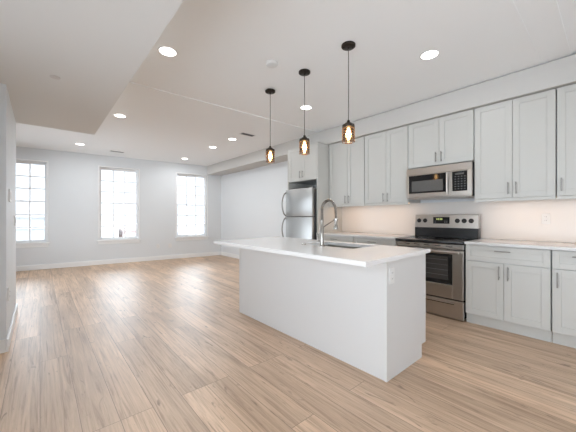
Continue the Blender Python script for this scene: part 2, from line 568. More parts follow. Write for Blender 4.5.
# baseboards
def bboard(name, x0, x1, y0, y1, xf=None, h=0.115):
    m = MB(); m.box(x0, x1, y0, y1, 0.0, h, 0.004)
    return struct(m.build(name, 'trim', xf=xf))
bboard('baseboard_back', SL + 0.03, SR - 0.03, -0.016, 0, xf=BACK)
bboard('baseboard_right', XR - 0.016, XR, 4.16, yback(XR) - 0.02)
bboard('baseboard_stair', -0.225, -0.209, 3.514, YS + 0.016)
bboard('baseboard_stair_front', XL, -0.225, 3.514, 3.53)
bboard('baseboard_stair_rear', XL, -0.225, YS, YS + 0.016)
bboard('baseboard_left', XL, XL + 0.016, 2.61, 3.51)
# backsplash slab between counter and wall cabinets
struct(MB().box(XR - 0.012, XR, -0.05, 3.352, 0.918, 1.398).build('backsplash', 'splash'))

# ---------------------------------------------------------------- cabinets
def bar_handle(parent, x, y, z, length, vertical=True, sgn=-1):
    """slim bar pull on two posts; x is the face it stands on"""
    m = MB()
    r = 0.0058
    xo = x + sgn * 0.030
    h = length / 2
    if vertical:
        m.tube([(xo, y, z - h), (xo, y, z + h)], r, 10)
        for d in (-h * 0.72, h * 0.72): m.tube([(x, y, z + d), (xo, y, z + d)], 0.0045, 8)
    else:
        m.tube([(xo, y - h, z), (xo, y + h, z)], r, 10)
        for d in (-h * 0.72, h * 0.72): m.tube([(x, y + d, z), (xo, y + d, z)], 0.0045, 8)
    return m.build('handle', 'nickel', parent, smooth=True)

def shaker(name, parent, xf, y0, y1, z0, z1, fr=0.062, m='cabinet', sgn=-1):
    """five-piece shaker front; xf is the front face, facing -X (sgn -1) or +X"""
    q = MB()
    t = 0.020
    xb = xf - sgn * t
    f2 = min(fr, (z1 - z0) * 0.30)
    rec = xf - sgn * 0.009
    q.box(xf, xb, y0, y0 + fr, z0, z1, 0.0012)
    q.box(xf, xb, y1 - fr, y1, z0, z1, 0.0012)
    q.box(xf, xb, y0 + fr, y1 - fr, z0, z0 + f2, 0.0012)
    q.box(xf, xb, y0 + fr, y1 - fr, z1 - f2, z1, 0.0012)
    q.box(rec, xb, y0 + fr - 0.004, y1 - fr + 0.004, z0 + f2 - 0.004, z1 - f2 + 0.004)
    return q.build(name, m, parent)

XU = 3.88      # wall cabinet door face
def wall_cabinet(label, y0, y1, z0, z1, splits, handles, xf=XU, hz=None, rail=True, hl=0.13):
    t = thing('wall_cabinet', label, 'cabinet', ((xf + XR) / 2, (y0 + y1) / 2, z0), 'white wall cabinets above the counter')
    q = MB(); q.box(xf + 0.021, XR - 0.001, y0 + 0.001, y1 - 0.001, z0, z1, 0.001)
    q.build('body', 'carcass', t)
    ys = [y0] + splits + [y1]
    for k, (a, b) in enumerate(zip(ys, ys[1:])):
        g0 = 0.005 if k == 0 else 0.0018
        g1 = 0.005 if k == len(ys) - 2 else 0.0018
        d = shaker('door', t, xf, a + g0, b - g1, z0 + 0.002, z1 - 0.003)
        hy = a + g0 + 0.033 if handles[k] == 'lo' else b - g1 - 0.033
        bar_handle(d, xf, hy, hz, hl)
    if rail:
        q = MB(); q.box(xf + 0.004, xf + 0.020, y0 + 0.003, y1 - 0.003, z0 - 0.034, z0 - 0.001, 0.002)
        q.build('light_rail', 'cabinet', t)
    return t
ZU0, ZU1 = 1.400, 2.474
wall_cabinet('tall two-door wall cabinet beside the tall fridge enclosure', 2.615, 3.345, ZU0, ZU1, [2.945], ['hi', 'lo'], hz=1.482)
# handles meet at the centre split
wall_cabinet('tall two-door wall cabinet just left of the microwave', 1.904, 2.611, ZU0, ZU1, [2.240], ['hi', 'lo'], hz=1.482)
wall_cabinet('short two-door wall cabinet directly above the microwave', 1.104, 1.900, 1.862, ZU1, [1.494], ['hi', 'lo'], hz=1.965, rail=False)
wall_cabinet('tall two-door wall cabinet just right of the microwave', 0.390, 1.100, ZU0, ZU1, [0.738], ['hi', 'lo'], hz=1.505)
wall_cabinet('wall cabinet cut off by the right edge of the photo, handle at its left', -0.05, 0.386, ZU0, ZU1, [], ['hi'], hz=1.510)

XF = 3.61      # base cabinet door face
def base_cabinet(label, y0, y1, splits, handles):
    t = thing('base_cabinet', label, 'cabinet', ((XF + XR) / 2, (y0 + y1) / 2, 0), 'white base cabinets under the wall counter')
    q = MB(); q.box(XF + 0.021, XR - 0.001, y0 + 0.001, y1 - 0.001, 0.112, 0.883, 0.001)
    q.build('body', 'carcass', t)
    MB().box(XF + 0.050, XF + 0.066, y0, y1, 0.0, 0.111).build('toe_kick', 'cabinet', t)
    d = shaker('drawer', t, XF, y0 + 0.005, y1 - 0.005, 0.711, 0.878, 0.05)
    bar_handle(d, XF, (y0 + y1) / 2 + 0.01, 0.832, 0.135, False)
    ys = [y0] + splits + [y1]
    for k, (a, b) in enumerate(zip(ys, ys[1:])):
        g0 = 0.005 if k == 0 else 0.0018
        g1 = 0.005 if k == len(ys) - 2 else 0.0018
        d = shaker('door', t, XF, a + g0, b - g1, 0.118, 0.705)
        hy = a + g0 + 0.036 if handles[k] == 'lo' else b - g1 - 0.036
        bar_handle(d, XF, hy, 0.608, 0.14)
    return t
base_cabinet('base cabinet with two doors and a wide drawer right of the stove', 0.397, 1.111, [0.757], ['hi', 'lo'])
base_cabinet('narrow base cabinet cut off by the right edge of the photo', -0.04, 0.392, [], ['hi'])
base_cabinet('base cabinet left of the stove, its drawer seen past the faucet, next to the stove', 1.935, 2.628, [2.28], ['hi', 'lo'])
base_cabinet('base cabinet with one drawer showing, nearest the refrigerator, behind the faucet', 2.632, 3.348, [2.99], ['hi', 'lo'])

def slab(name, label, x0, x1, y0, y1, m):
    q = MB(); q.box(x0, x1, y0, y1, 0.885, 0.915, 0.003)
    return tag(q.build(name, m), label, 'countertop', 'pale wall countertops')
slab('wall_countertop', 'pale countertop on the base cabinets right of the stove', 3.585, XR - 0.001, -0.05, 1.113, 'grey_quartz')
slab('wall_countertop', 'pale countertop on the base cabinets between stove and refrigerator', 3.585, XR - 0.001, 1.934, 3.350, 'grey_quartz')

# fridge enclosure: two tall panels and a two-door cabinet above the fridge
XT = 3.60
t = thing('fridge_enclosure', 'tall white panelled enclosure with two-door cabinet above the refrigerator', 'cabinet', (XT + 0.33, 3.75, 0))
MB().box(XT, XR - 0.001, 3.356, 3.384, 0, 2.474, 0.001).build('side_panel', 'cabinet', t)
MB().box(XT, XR - 0.001, 4.122, 4.150, 0, 2.474, 0.001).build('side_panel', 'cabinet', t)
MB().box(XT + 0.022, XR - 0.001, 3.386, 4.120, 1.850, 2.474).build('body', 'carcass', t)
for a, b, hs in ((3.389, 3.752, 'hi'), (3.755, 4.117, 'lo')):
    d = shaker('door', t, XT, a, b, 1.853, 2.470)
    bar_handle(d, XT, (b - 0.033) if hs == 'hi' else (a + 0.033), 1.965, 0.13)

# ---------------------------------------------------------------- refrigerator
FX, FY0, FY1 = 3.515, 3.412, 4.112
t = thing('refrigerator', 'stainless steel top-freezer refrigerator in the white enclosure', 'refrigerator', ((FX + XR) / 2, (FY0 + FY1) / 2, 0))
MB().box(FX + 0.072, XR - 0.03, FY0 + 0.004, FY1 - 0.004, 0.03, 1.685, 0.004).build('body', 'dark_side', t)
def fridge_door(name, za, zb):
    q = MB(); q.box(FX, FX + 0.066, FY0, FY1, za, zb, 0.010, 3)
    o = q.build(name, 'fridge_steel', t, smooth=True)
    return o
fd = fridge_door('freezer_door', 1.200, 1.700)
rd = fridge_door('refrigerator_door', 0.075, 1.188)
MB().box(FX + 0.012, FX + 0.070, FY0 + 0.006, FY1 - 0.006, 1.1882, 1.1998).build('gasket', 'grey_plastic', t)
MB().box(FX + 0.03, FX + 0.09, FY0 + 0.01, FY1 - 0.01, 0.0, 0.073).build('kick_grille', 'grey_plastic', t)
def bow(parent, za, zb):
    yy = FY1 - 0.008
    pts = []
    for i in range(15):
        s = i / 14
        pts.append((FX + 0.004 - 0.095 * math.sin(math.pi * s) ** 0.55, yy, za + (zb - za) * s))
    MB().tube(pts, 0.0125, 12).build('handle', 'nickel', parent, smooth=True)
bow(fd, 1.208, 1.650)
bow(rd, 0.740, 1.180)
q = MB(); q.box(FX + 0.01, FX + 0.09, FY0 + 0.01, FY0 + 0.06, 1.7005, 1.716, 0.003)
q.build('hinge_cover', 'grey_plastic', t)

# ---------------------------------------------------------------- range
GX, GY0, GY1 = 3.590, 1.120, 1.928
t = thing('stove', 'freestanding stainless electric stove with black glass cooktop and rear controls', 'stove', ((GX + XR) / 2, (GY0 + GY1) / 2, 0))
MB().box(GX + 0.046, 4.235, GY0 + 0.003, GY1 - 0.003, 0.03, 0.872, 0.002).build('body', 'black', t)
q = MB(); q.box(GX - 0.018, 4.100, GY0, GY1, 0.874, 0.908, 0.006, 2)
ck = q.build('cooktop', 'black_glass', t, smooth=True)
for (cx, cy, r) in ((3.78, 1.30, 0.105), (3.78, 1.70, 0.085), (3.99, 1.30, 0.075), (3.99, 1.70, 0.10)):
    for rr in (r, r * 0.62):
        q = MB(); q.lathe([(rr, 0), (rr, 0.0006), (rr - 0.003, 0.0006), (rr - 0.003, 0)], (cx, cy, 0.9081), 'z', 40, False)
        q.build('burner_ring', 'grey_plastic', ck)
MB().box(GX + 0.006, GX + 0.044, GY0 + 0.004, GY1 - 0.004, 0.812, 0.872, 0.004).build('front_rail', 'steel', t)
for k in range(5):
    yy = GY0 + 0.12 + k * 0.125
    MB().box(GX + 0.0045, GX + 0.0065, yy, yy + 0.07, 0.846, 0.853).build('vent_slot', 'black', t)
# oven door
q = MB()
za, zb, wa, wb, ya, yb = 0.240, 0.806, 0.400, 0.756, GY0 + 0.118, GY1 - 0.118
q.box(GX, GX + 0.044, GY0 + 0.003, ya, za, zb, 0.004); q.box(GX, GX + 0.044, yb, GY1 - 0.003, za, zb, 0.004)
q.box(GX, GX + 0.044, ya, yb, za, wa, 0.002); q.box(GX, GX + 0.044, ya, yb, wb, zb, 0.002)
od = q.build('oven_door', 'steel', t)
MB().box(GX + 0.003, GX + 0.03, ya - 0.001, yb + 0.001, wa - 0.001, wb + 0.001).build('glass_border', 'black_glass', od)
MB().box(GX + 0.0015, GX + 0.004, ya + 0.045, yb - 0.045, wa + 0.052, wb - 0.03).build('oven_window', 'oven_glass', od)
q = MB()
for zz in (0.505, 0.565, 0.625, 0.685):
    q.box(GX + 0.0010, GX + 0.0022, ya + 0.05, yb - 0.05, zz, zz + 0.005)
q.build('oven_rack', 'grey_plastic', od)
q = MB()
q.tube([(GX - 0.045, GY0 + 0.035, 0.785), (GX - 0.045, GY1 - 0.035, 0.785)], 0.0155, 14)
for yy in (GY0 + 0.07, GY1 - 0.07): q.box(GX - 0.04, GX + 0.002, yy - 0.012, yy + 0.012, 0.775, 0.795, 0.003)
q.build('handle', 'steel', od, smooth=True)
# storage drawer
q = MB(); q.box(GX + 0.004, GX + 0.044, GY0 + 0.003, GY1 - 0.003, 0.016, 0.226, 0.006, 2)
dr = q.build('storage_drawer', 'steel', t)
q = MB(); q.box(GX - 0.010, GX + 0.004, GY0 + 0.10, GY1 - 0.10, 0.186, 0.206, 0.005, 2)
q.build('handle', 'steel', dr)
MB().box(GX - 0.0005, GX + 0.0036, GY0 + 0.10, GY1 - 0.10, 0.178, 0.1855).build('recess', 'black', dr)
for yy in (GY0 + 0.05, GY1 - 0.05):
    for xx in (GX + 0.09, 4.19): MB().lathe([(0.02, 0), (0.02, 0.03)], (xx, yy, 0), 'z', 14).build('foot', 'black', t)
# backguard
q = MB(); q.prism([(4.135, 1.045), (4.235, 1.045), (4.235, 1.222), (4.165, 1.222), (4.150, 1.215)], 'y', GY0 + 0.006, GY1 - 0.006)
bgd = q.build('backguard', 'steel', t)
MB().box(4.128, 4.235, GY0 + 0.006, GY1 - 0.006, 0.909, 1.044, 0.003).build('backguard_base', 'black', t)
def bgx(z): return 4.135 + (z - 1.045) / (1.215 - 1.045) * 0.015
zk = 1.140
for k, yy in enumerate((1.866, 1.782, 1.366, 1.286, 1.206)):
    q = MB(); x0 = bgx(zk) + 0.001
    q.lathe([(0.030, 0), (0.030, -0.006), (0.023, -0.010), (0.020, -0.030), (0.017, -0.033)], (x0, yy, zk), 'x', 22)
    q.box(x0 - 0.040, x0 - 0.030, yy - 0.004, yy + 0.004, zk - 0.018, zk + 0.018, 0.002)
    q.build('knob', 'black', bgd, smooth=True)
q = MB(); x0 = bgx(zk)
q.box(x0 - 0.005, x0 + 0.008, 1.461, 1.671, 1.098, 1.190, 0.002)
dsp = q.build('display', 'black_glass', bgd)
for yy in (1.551, 1.571, 1.594, 1.614): MB().box(x0 - 0.0062, x0 - 0.0052, yy, yy + 0.012, 1.150, 1.172).build('lit_segment', 'digit', dsp)
for yy in (1.486, 1.511, 1.636): 
    for zz in (1.112, 1.130): MB().box(x0 - 0.006, x0 - 0.0052, yy, yy + 0.014, zz, zz + 0.008).build('touch_button', 'grey_plastic', dsp)

# ---------------------------------------------------------------- microwave
MX, MY0, MY1, MZ0, MZ1 = 3.825, 1.107, 1.900, 1.436, 1.846
t = thing('microwave', 'stainless over-the-range microwave mounted above the stove', 'microwave', ((MX + XR) / 2, (MY0 + MY1) / 2, MZ0))
MB().box(MX + 0.046, XR - 0.013, MY0, MY1, MZ0 + 0.012, MZ1, 0.002).build('body', 'black', t)
MB().box(MX + 0.046, XR - 0.02, MY0 + 0.01, MY1 - 0.01, MZ0, MZ0 + 0.0115).build('bottom_plate', 'steel', t)
MB().box(MX + 0.006, MX + 0.045, MY0, MY1, MZ1 - 0.088, MZ1, 0.004).build('top_vent_panel', 'steel', t)
yd = MY0 + 0.235          # door / control split
q = MB()
za, zb = MZ0 + 0.016, MZ1 - 0.090
wa, wb = za + 0.055, zb - 0.010
q.box(MX, MX + 0.045, yd + 0.002, yd + 0.050, za, zb, 0.004); q.box(MX, MX + 0.045, MY1 - 0.035, MY1, za, zb, 0.004)
q.box(MX, MX + 0.045, yd + 0.050, MY1 - 0.035, za, wa, 0.002); q.box(MX, MX + 0.045, yd + 0.050, MY1 - 0.035, wb, zb, 0.002)
dr = q.build('door', 'steel', t)
MB().box(MX + 0.003, MX + 0.03, yd + 0.049, MY1 - 0.034, wa - 0.001, wb + 0.001).build('glass_border', 'black_glass', dr)
MB().box(MX + 0.0015, MX + 0.004, yd + 0.085, MY1 - 0.075, wa + 0.022, wb - 0.075).build('window_screen', 'mesh_glass', dr)
q = MB()
q.tube([(MX - 0.032, yd + 0.026, za + 0.02), (MX - 0.032, yd + 0.026, zb - 0.015)], 0.012, 12)
for zz in (za + 0.045, zb - 0.04): q.box(MX - 0.03, MX + 0.001, yd + 0.018, yd + 0.034, zz - 0.01, zz + 0.01, 0.002)
q.build('handle', 'steel', dr, smooth=True)
q = MB()
q.box(MX + 0.001, MX + 0.045, MY0, MY0 + 0.050, za, zb, 0.003)
q.box(MX + 0.001, MX + 0.045, MY0 + 0.050, yd - 0.001, za, wa, 0.002); q.box(MX + 0.001, MX + 0.045, MY0 + 0.050, yd - 0.001, wb, zb, 0.002)
q.box(MX + 0.001, MX + 0.045, yd - 0.022, yd - 0.001, wa, wb, 0.002)
cp = q.build('control_panel', 'steel', t)
MB().box(MX + 0.003, MX + 0.03, MY0 + 0.049, yd - 0.021, wa - 0.001, wb + 0.001).build('keypad', 'black_glass', cp)
q = MB()
for r in range(6):
    for c in range(4):
        yy = MY0 + 0.066 + c * 0.034; zz = wa + 0.02 + r * 0.030
        q.box(MX + 0.0018, MX + 0.0028, yy, yy + 0.018, zz, zz + 0.011)
q.build('key', 'grey_plastic', cp)
q = MB(); q.box(MX + 0.0016, MX + 0.0028, MY0 + 0.085, yd - 0.055, wb - 0.042, wb - 0.020)
q.build('clock_window', 'mesh_glass', cp)
q = MB(); q.box(MX + 0.004, MX + 0.045, MY0 + 0.002, MY1 - 0.002, MZ0, MZ0 + 0.0145, 0.003)
q.build('lower_trim', 'steel', t)

# ---------------------------------------------------------------- island
IX0, IX1, IY0, IY1 = 1.885, 2.520, 1.080, 3.092
t = thing('island_cabinet', 'white panelled kitchen island base standing on the wood floor', 'kitchen island', ((IX0 + IX1) / 2, (IY0 + IY1) / 2, 0))
MB().box(IX0 + 0.001, IX0 + 0.019, IY0 + 0.021, IY1 - 0.021, 0, 0.882).build('back_panel', 'island', t)
for a, b in ((IY0, IY0 + 0.020), (IY1 - 0.020, IY1)):
    q = MB(); q.prism([(IX0 - 0.003, 0), (IX1 - 0.075, 0), (IX1 - 0.075, 0.112), (IX1, 0.112), (IX1, 0.882), (IX0 - 0.003, 0.882)], 'y', a, b)
    q.build('end_panel', 'island', t)
q = MB()
q.box(IX0 + 0.020, IX1 - 0.024, IY0 + 0.021, IY0 + 0.30, 0.114, 0.882)
q.box(IX0 + 0.020, IX1 - 0.024, IY1 - 0.90, IY1 - 0.021, 0.114, 0.882)
q.box(IX0 + 0.020, IX1 - 0.024, IY0 + 0.30, IY1 - 0.90, 0.114, 0.66)
q.build('body', 'carcass', t)
MB().box(IX1 - 0.09, IX1 - 0.076, IY0 + 0.021, IY1 - 0.021, 0, 0.112).build('toe_kick', 'island', t)
ys = [IY0 + 0.022 + k * (IY1 - IY0 - 0.044) / 4 for k in range(5)]
for k in range(4):
    d = shaker('door', t, IX1, ys[k] + 0.002, ys[k + 1] - 0.002, 0.118, 0.875, sgn=1)
    bar_handle(d, IX1, ys[k + 1] - 0.04 if k % 2 == 0 else ys[k] + 0.04, 0.78, 0.13, True, 1)

# countertop with the sink cut-out
CX0, CX1, CY0, CY1 = 1.500, 2.535, 1.000, 3.095
SX0, SX1, SY0, SY1 = 2.045, 2.425, 1.49, 2.10
q = MB()
bm = q.bm
def ring(x0, x1, y0, y1, z): return [bm.verts.new(p) for p in ((x0, y0, z), (x1, y0, z), (x1, y1, z), (x0, y1, z))]
def outer(z): return [bm.verts.new(p) for p in ((CX0, CY0, z), (CX1, CY0 + 0.045, z), (CX1, CY1 + 0.02, z), (CX0, CY1 - 0.075, z))]
ot, ob, it, ib = outer(0.915), outer(0.884), ring(SX0, SX1, SY0, SY1, 0.915), ring(SX0, SX1, SY0, SY1, 0.884)
for i in range(4):
    j = (i + 1) % 4
    bm.faces.new((ot[i], ot[j], it[j], it[i])); bm.faces.new((ob[i], ib[i], ib[j], ob[j]))
    bm.faces.new((ot[i], ob[i], ob[j], ot[j])); bm.faces.new((it[i], it[j], ib[j], ib[i]))
bmesh.ops.recalc_face_normals(bm, faces=bm.faces[:])
es = [e for e in bm.edges if set(e.verts) <= set(ot) or set(e.verts) <= set(ob)]
bmesh.ops.bevel(bm, geom=es, offset=0.003, segments=2, affect='EDGES')
tag(q.build('island_countertop', 'quartz'), 'white quartz countertop on the island, holding sink and faucet', 'countertop')
# undermount sink
t = thing('kitchen_sink', 'stainless undermount sink sunk into the island countertop', 'sink', ((SX0 + SX1) / 2, (SY0 + SY1) / 2, 0.67))
q = MB(); w_ = 0.004
a0, a1, b0, b1 = SX0 - 0.006, SX1 + 0.006, SY0 - 0.006, SY1 + 0.006
q.box(a0, a1, b0, b1, 0.672, 0.678)
q.box(a0, a0 + w_, b0, b1, 0.678, 0.8835); q.box(a1 - w_, a1, b0, b1, 0.678, 0.8835)
q.box(a0 + w_, a1 - w_, b0, b0 + w_, 0.678, 0.8835); q.box(a0 + w_, a1 - w_, b1 - w_, b1, 0.678, 0.8835)
q.build('basin', 'sink_steel', t)
q = MB(); q.lathe([(0.045, 0), (0.045, 0.003), (0.03, 0.003), (0.028, 0.001)], ((SX0 + SX1) / 2, (SY0 + SY1) / 2, 0.678), 'z', 24)
q.build('drain', 'chrome', t, smooth=True)

# spring pull-down faucet
fx, fy = 1.995, 1.808
t = thing('faucet', 'tall spring pull-down kitchen faucet standing beside the island sink', 'faucet', (fx, fy, 0.915))
q = MB(); q.lathe([(0.030, 0.9152), (0.030, 0.921), (0.024, 0.925), (0.021, 0.930)], (fx, fy, 0), 'z', 24)
q.build('base', 'chrome', t, smooth=True)
q = MB(); q.lathe([(0.0185, 0.928), (0.0185, 1.090), (0.016, 1.094), (0.013, 1.100), (0.013, 1.160)], (fx, fy, 0), 'z', 20)
q.build('column', 'chrome', t, smooth=True)
# arch path in X-Z plane reaching over the sink
R = 0.100
path = [(fx, fy, 1.10 + 0.02 * k) for k in range(9)]
zc = 1.250
for k in range(1, 17):
    a_ = math.pi - math.pi * k / 16 * 1.02
    path.append((fx + R + R * math.cos(a_), fy, zc + R * math.sin(a_)))
end = path[-1]
for k in range(1, 4): path.append((end[0] + 0.001 * k, fy, end[2] - 0.022 * k))
MB().tube(path, 0.0085, 10).build('hose', 'grey_plastic', t, smooth=True)
# the spring: a helix about the path
hel = []
P_ = [Vector(p) for p in path]
turns_per_seg = 2.0
for i in range(len(P_) - 1):
    for s_ in range(12):
        f_ = s_ / 12
        p = P_[i].lerp(P_[i + 1], f_)
        d = (P_[i + 1] - P_[i]).normalized()
        n1 = Vector((0, 1, 0)); n2 = d.cross(n1)
        ph = 2 * math.pi * turns_per_seg * (i + f_)
        hel.append(p + (n1 * math.cos(ph) + n2 * math.sin(ph)) * 0.0125)
MB().tube(hel, 0.0033, 5).build('spring', 'chrome', t, smooth=True)
hx, hz_ = path[-1][0], path[-1][2]
q = MB(); q.lathe([(0.012, hz_ + 0.005), (0.0145, hz_ - 0.01), (0.0145, hz_ - 0.060), (0.017, hz_ - 0.068), (0.025, hz_ - 0.100), (0.025, hz_ - 0.108), (0.019, hz_ - 0.110)], (hx, fy, 0), 'z', 22)
q.build('spray_head', 'chrome', t, smooth=True)
q = MB(); q.tube([(fx, fy, 1.085), (hx - 0.02, fy, 1.165), (hx - 0.008, fy, 1.166)], 0.0055, 8)
q.lathe([(0.021, 1.155), (0.021, 1.175), (0.018, 1.175), (0.018, 1.155)], (hx, fy, 0), 'z', 20, False)
q.build('holder_arm', 'chrome', t, smooth=True)
q = MB(); q.tube([(fx, fy + 0.015, 0.960), (fx, fy + 0.045, 0.962)], 0.011, 12); q.tube([(fx, fy + 0.042, 0.962), (fx - 0.008, fy + 0.060, 1.04)], [0.006, 0.004], 10)
q.build('lever', 'chrome', t, smooth=True)
q = MB(); q.lathe([(0.021, 0.9151), (0.021, 0.922), (0.017, 0.926), (0.010, 0.926)], (1.975, 2.03, 0), 'z', 20)
tag(q.build('disposal_button', 'chrome', smooth=True), 'small round metal button on the island countertop left of the faucet', 'button')

# ---------------------------------------------------------------- pendants
def pendant(x, y):
    ztop = HC
    t = thing('pendant_light', '', 'pendant light', (x, y, ztop), 'caged glass pendants in a row over the island')
    q = MB(); q.lathe([(0.058, ztop - 0.0005), (0.062, ztop - 0.004), (0.062, ztop - 0.020), (0.056, ztop - 0.025), (0.012, ztop - 0.027), (0.009, ztop - 0.042)], (x, y, 0), 'z', 32)
    cn = q.build('canopy', 'bronze', t, smooth=True)
    for s_ in (-1, 1):
        q = MB(); q.lathe([(0.006, ztop - 0.025), (0.006, ztop - 0.029), (0.003, ztop - 0.031)], (x + 0.028 * s_, y - 0.028 * s_, 0), 'z', 12)
        q.build('screw', 'black', cn, smooth=True)
    zc_ = 2.020
    rc = 0.054
    MB().tube([(x, y, zc_ + 0.030), (x + 0.0015, y, 2.40), (x, y, ztop - 0.04)], 0.0036, 8).build('cord', 'cord', t, smooth=True)
    q = MB(); q.lathe([(0.006, zc_ + 0.044), (0.013, zc_ + 0.038), (0.014, zc_ + 0.022), (0.030, zc_ + 0.016), (0.034, zc_ + 0.003), (rc, zc_), (rc + 0.002, zc_ - 0.024), (rc - 0.004, zc_ - 0.025)], (x, y, 0), 'z', 28)
    q.build('socket_cap', 'bronze', t, smooth=True)
    zt, zb_ = zc_ - 0.024, zc_ - 0.158
    # ribbed glass jar
    prof = []
    for k in range(49):
        s_ = k / 48
        prof.append((rc - 0.007 + 0.0022 * math.cos(s_ * 2 * math.pi * 6), zt - (zt - zb_) * s_))
    q = MB(); q.lathe(prof, (x, y, 0), 'z', 28, False)
    q.build('glass_shade', 'amber', t, smooth=True)
    for k in range(6):
        zz = zt - 0.014 - k * (zt - zb_ - 0.018) / 5
        q = MB(); q.tube([(x + rc * math.cos(2 * math.pi * j / 28), y + rc * math.sin(2 * math.pi * j / 28), zz) for j in range(28)], 0.0044, 6, True)
        q.build('cage_ring', 'copper', t, smooth=True)
    for k in range(4):
        a_ = 2 * math.pi * k / 4 + 0.5
        q = MB(); q.tube([(x + rc * math.cos(a_), y + rc * math.sin(a_), zt + 0.002), (x + rc * math.cos(a_), y + rc * math.sin(a_), zb_)], 0.0022, 6)
        q.build('cage_rod', 'copper', t, smooth=True)
    q = MB(); q.lathe([(0.010, zt - 0.004), (0.013, zt - 0.02), (0.023, zt - 0.048), (0.025, zt - 0.066), (0.019, zt - 0.092), (0.007, zt - 0.106)], (x, y, 0), 'z', 20)
    b_ = q.build('bulb', 'bulb', t, smooth=True)
    q = MB()
    for s_ in (-1, 1): q.tube([(x + 0.004 * s_, y, zt - 0.108), (x + 0.006 * s_, y, zt - 0.112)], 0.003, 6)
    q.build('filament', 'filament', b_)
    return t
p0 = pendant(2.134, 2.785)
p0['label'] = 'far pendant light over the island, leftmost of the three, nearest the refrigerator'
p1 = copy_tree(p0); p1.location = (2.130, 2.180, HC); p1['label'] = 'middle caged glass pendant light over the island, between the other two'
p2 = copy_tree(p0); p2.location = (2.098, 1.581, HC); p2['label'] = 'nearest caged glass pendant light, above the sink, hanging left of the microwave'

# ---------------------------------------------------------------- recessed lights
def recessed():
    t = thing('recessed_light', '', 'ceiling light', (0, 0, 0), 'round recessed ceiling lights')
    q = MB(); q.lathe([(0.086, -0.0003), (0.088, -0.003), (0.080, -0.007), (0.072, -0.004), (0.072, -0.0003)], (0, 0, 0), 'z', 36, False)
    q.build('trim_ring', 'white_plastic', t, smooth=True)
    q = MB(); q.lathe([(0.0715, -0.0005), (0.0715, -0.0035), (0.02, -0.0045)], (0, 0, 0), 'z', 36)
    q.build('diffuser', 'lens', t, smooth=True)
    return t
def lamp_light(t, x, y, z, power=LAMP_W):
    L = bpy.data.lights.new('recessed_light_glow', 'AREA')
    L.shape = 'DISK'; L.size = 0.14; L.energy = power; L.color = LAMP_COL
    o = bpy.data.objects.new('recessed_light_glow', L)
    S.collection.objects.link(o)
    o.location = (0, 0, -0.010)
    o.parent = t
    return o
proto = recessed()
spots = [
    (0.905, 2.760, HC, 'round recessed ceiling light beside the low soffit, nearest the upper left'),
    (2.815, 1.170, HC, 'round recessed ceiling light at upper right, above the stove side of the kitchen'),
    (2.850, 2.885, HC, 'round recessed ceiling light seen behind the middle pendant cord'),
    (0.920, 4.960, HL, 'recessed ceiling light just beyond the soffit, left of the living room centre'),
    (0.640, 7.450, HL, 'small far recessed light near the top of the leftmost window, beyond the soffit'),
    (2.890, 7.480, HL, 'farthest recessed light of the right-hand row, above the rightmost window'),
    (2.885, 5.850, HL, 'middle recessed light of the right-hand row in the living room'),
    (2.880, 4.990, HL, 'recessed light of the right-hand row nearest the dark ceiling vent'),
    (0.900, 0.900, HC, 'added unseen recessed fill light over the open floor above the camera'),  # this lamp and the next two are added out of view for fill
    (2.600, -1.000, HC + 0.014, 'added unseen recessed fill light behind the camera on the kitchen side'),
    (1.100, -1.600, HC + 0.014, 'added unseen recessed fill light behind the camera in mid room'),
]
for i, (x, y, z, lab) in enumerate(spots):
    o = proto if i == 0 else copy_tree(proto)
    o.location = (x, y, z); o['label'] = lab
    lamp_light(o, x, y, z, LIVING_LAMP_W if z == HL else LAMP_W)

# ---------------------------------------------------------------- under-cabinet light bars
def led_bar(y0, y1, label):
    x = 4.00
    t = thing('light_bar', label, 'under-cabinet light', (x, (y0 + y1) / 2, 1.39), 'slim light bars under the wall cabinets')
    MB().box(x - 0.018, x + 0.018, y0, y1, 1.389, 1.3995, 0.002).build('housing', 'white_plastic', t)
    MB().box(x - 0.012, x + 0.012, y0 + 0.01, y1 - 0.01, 1.3865, 1.3888).build('diffuser', 'led', t)
    L = bpy.data.lights.new('light_bar_glow', 'AREA')
    L.shape = 'RECTANGLE'; L.size = 0.03; L.size_y = y1 - y0 - 0.02
    L.energy = LED_W * (y1 - y0); L.color = LED_COL
    o = bpy.data.objects.new('light_bar_glow', L); S.collection.objects.link(o)
    o.location = (0, 0, -0.006); o.parent = t
led_bar(2.66, 3.30, 'slim light bar under the wall cabinet beside the fridge enclosure')
led_bar(1.93, 2.57, 'slim light bar under the wall cabinet left of the microwave')
led_bar(0.43, 1.04, 'slim light bar under the wall cabinet right of the microwave')
led_bar(-0.02, 0.34, 'slim light bar under the wall cabinet at the right edge of the photo')

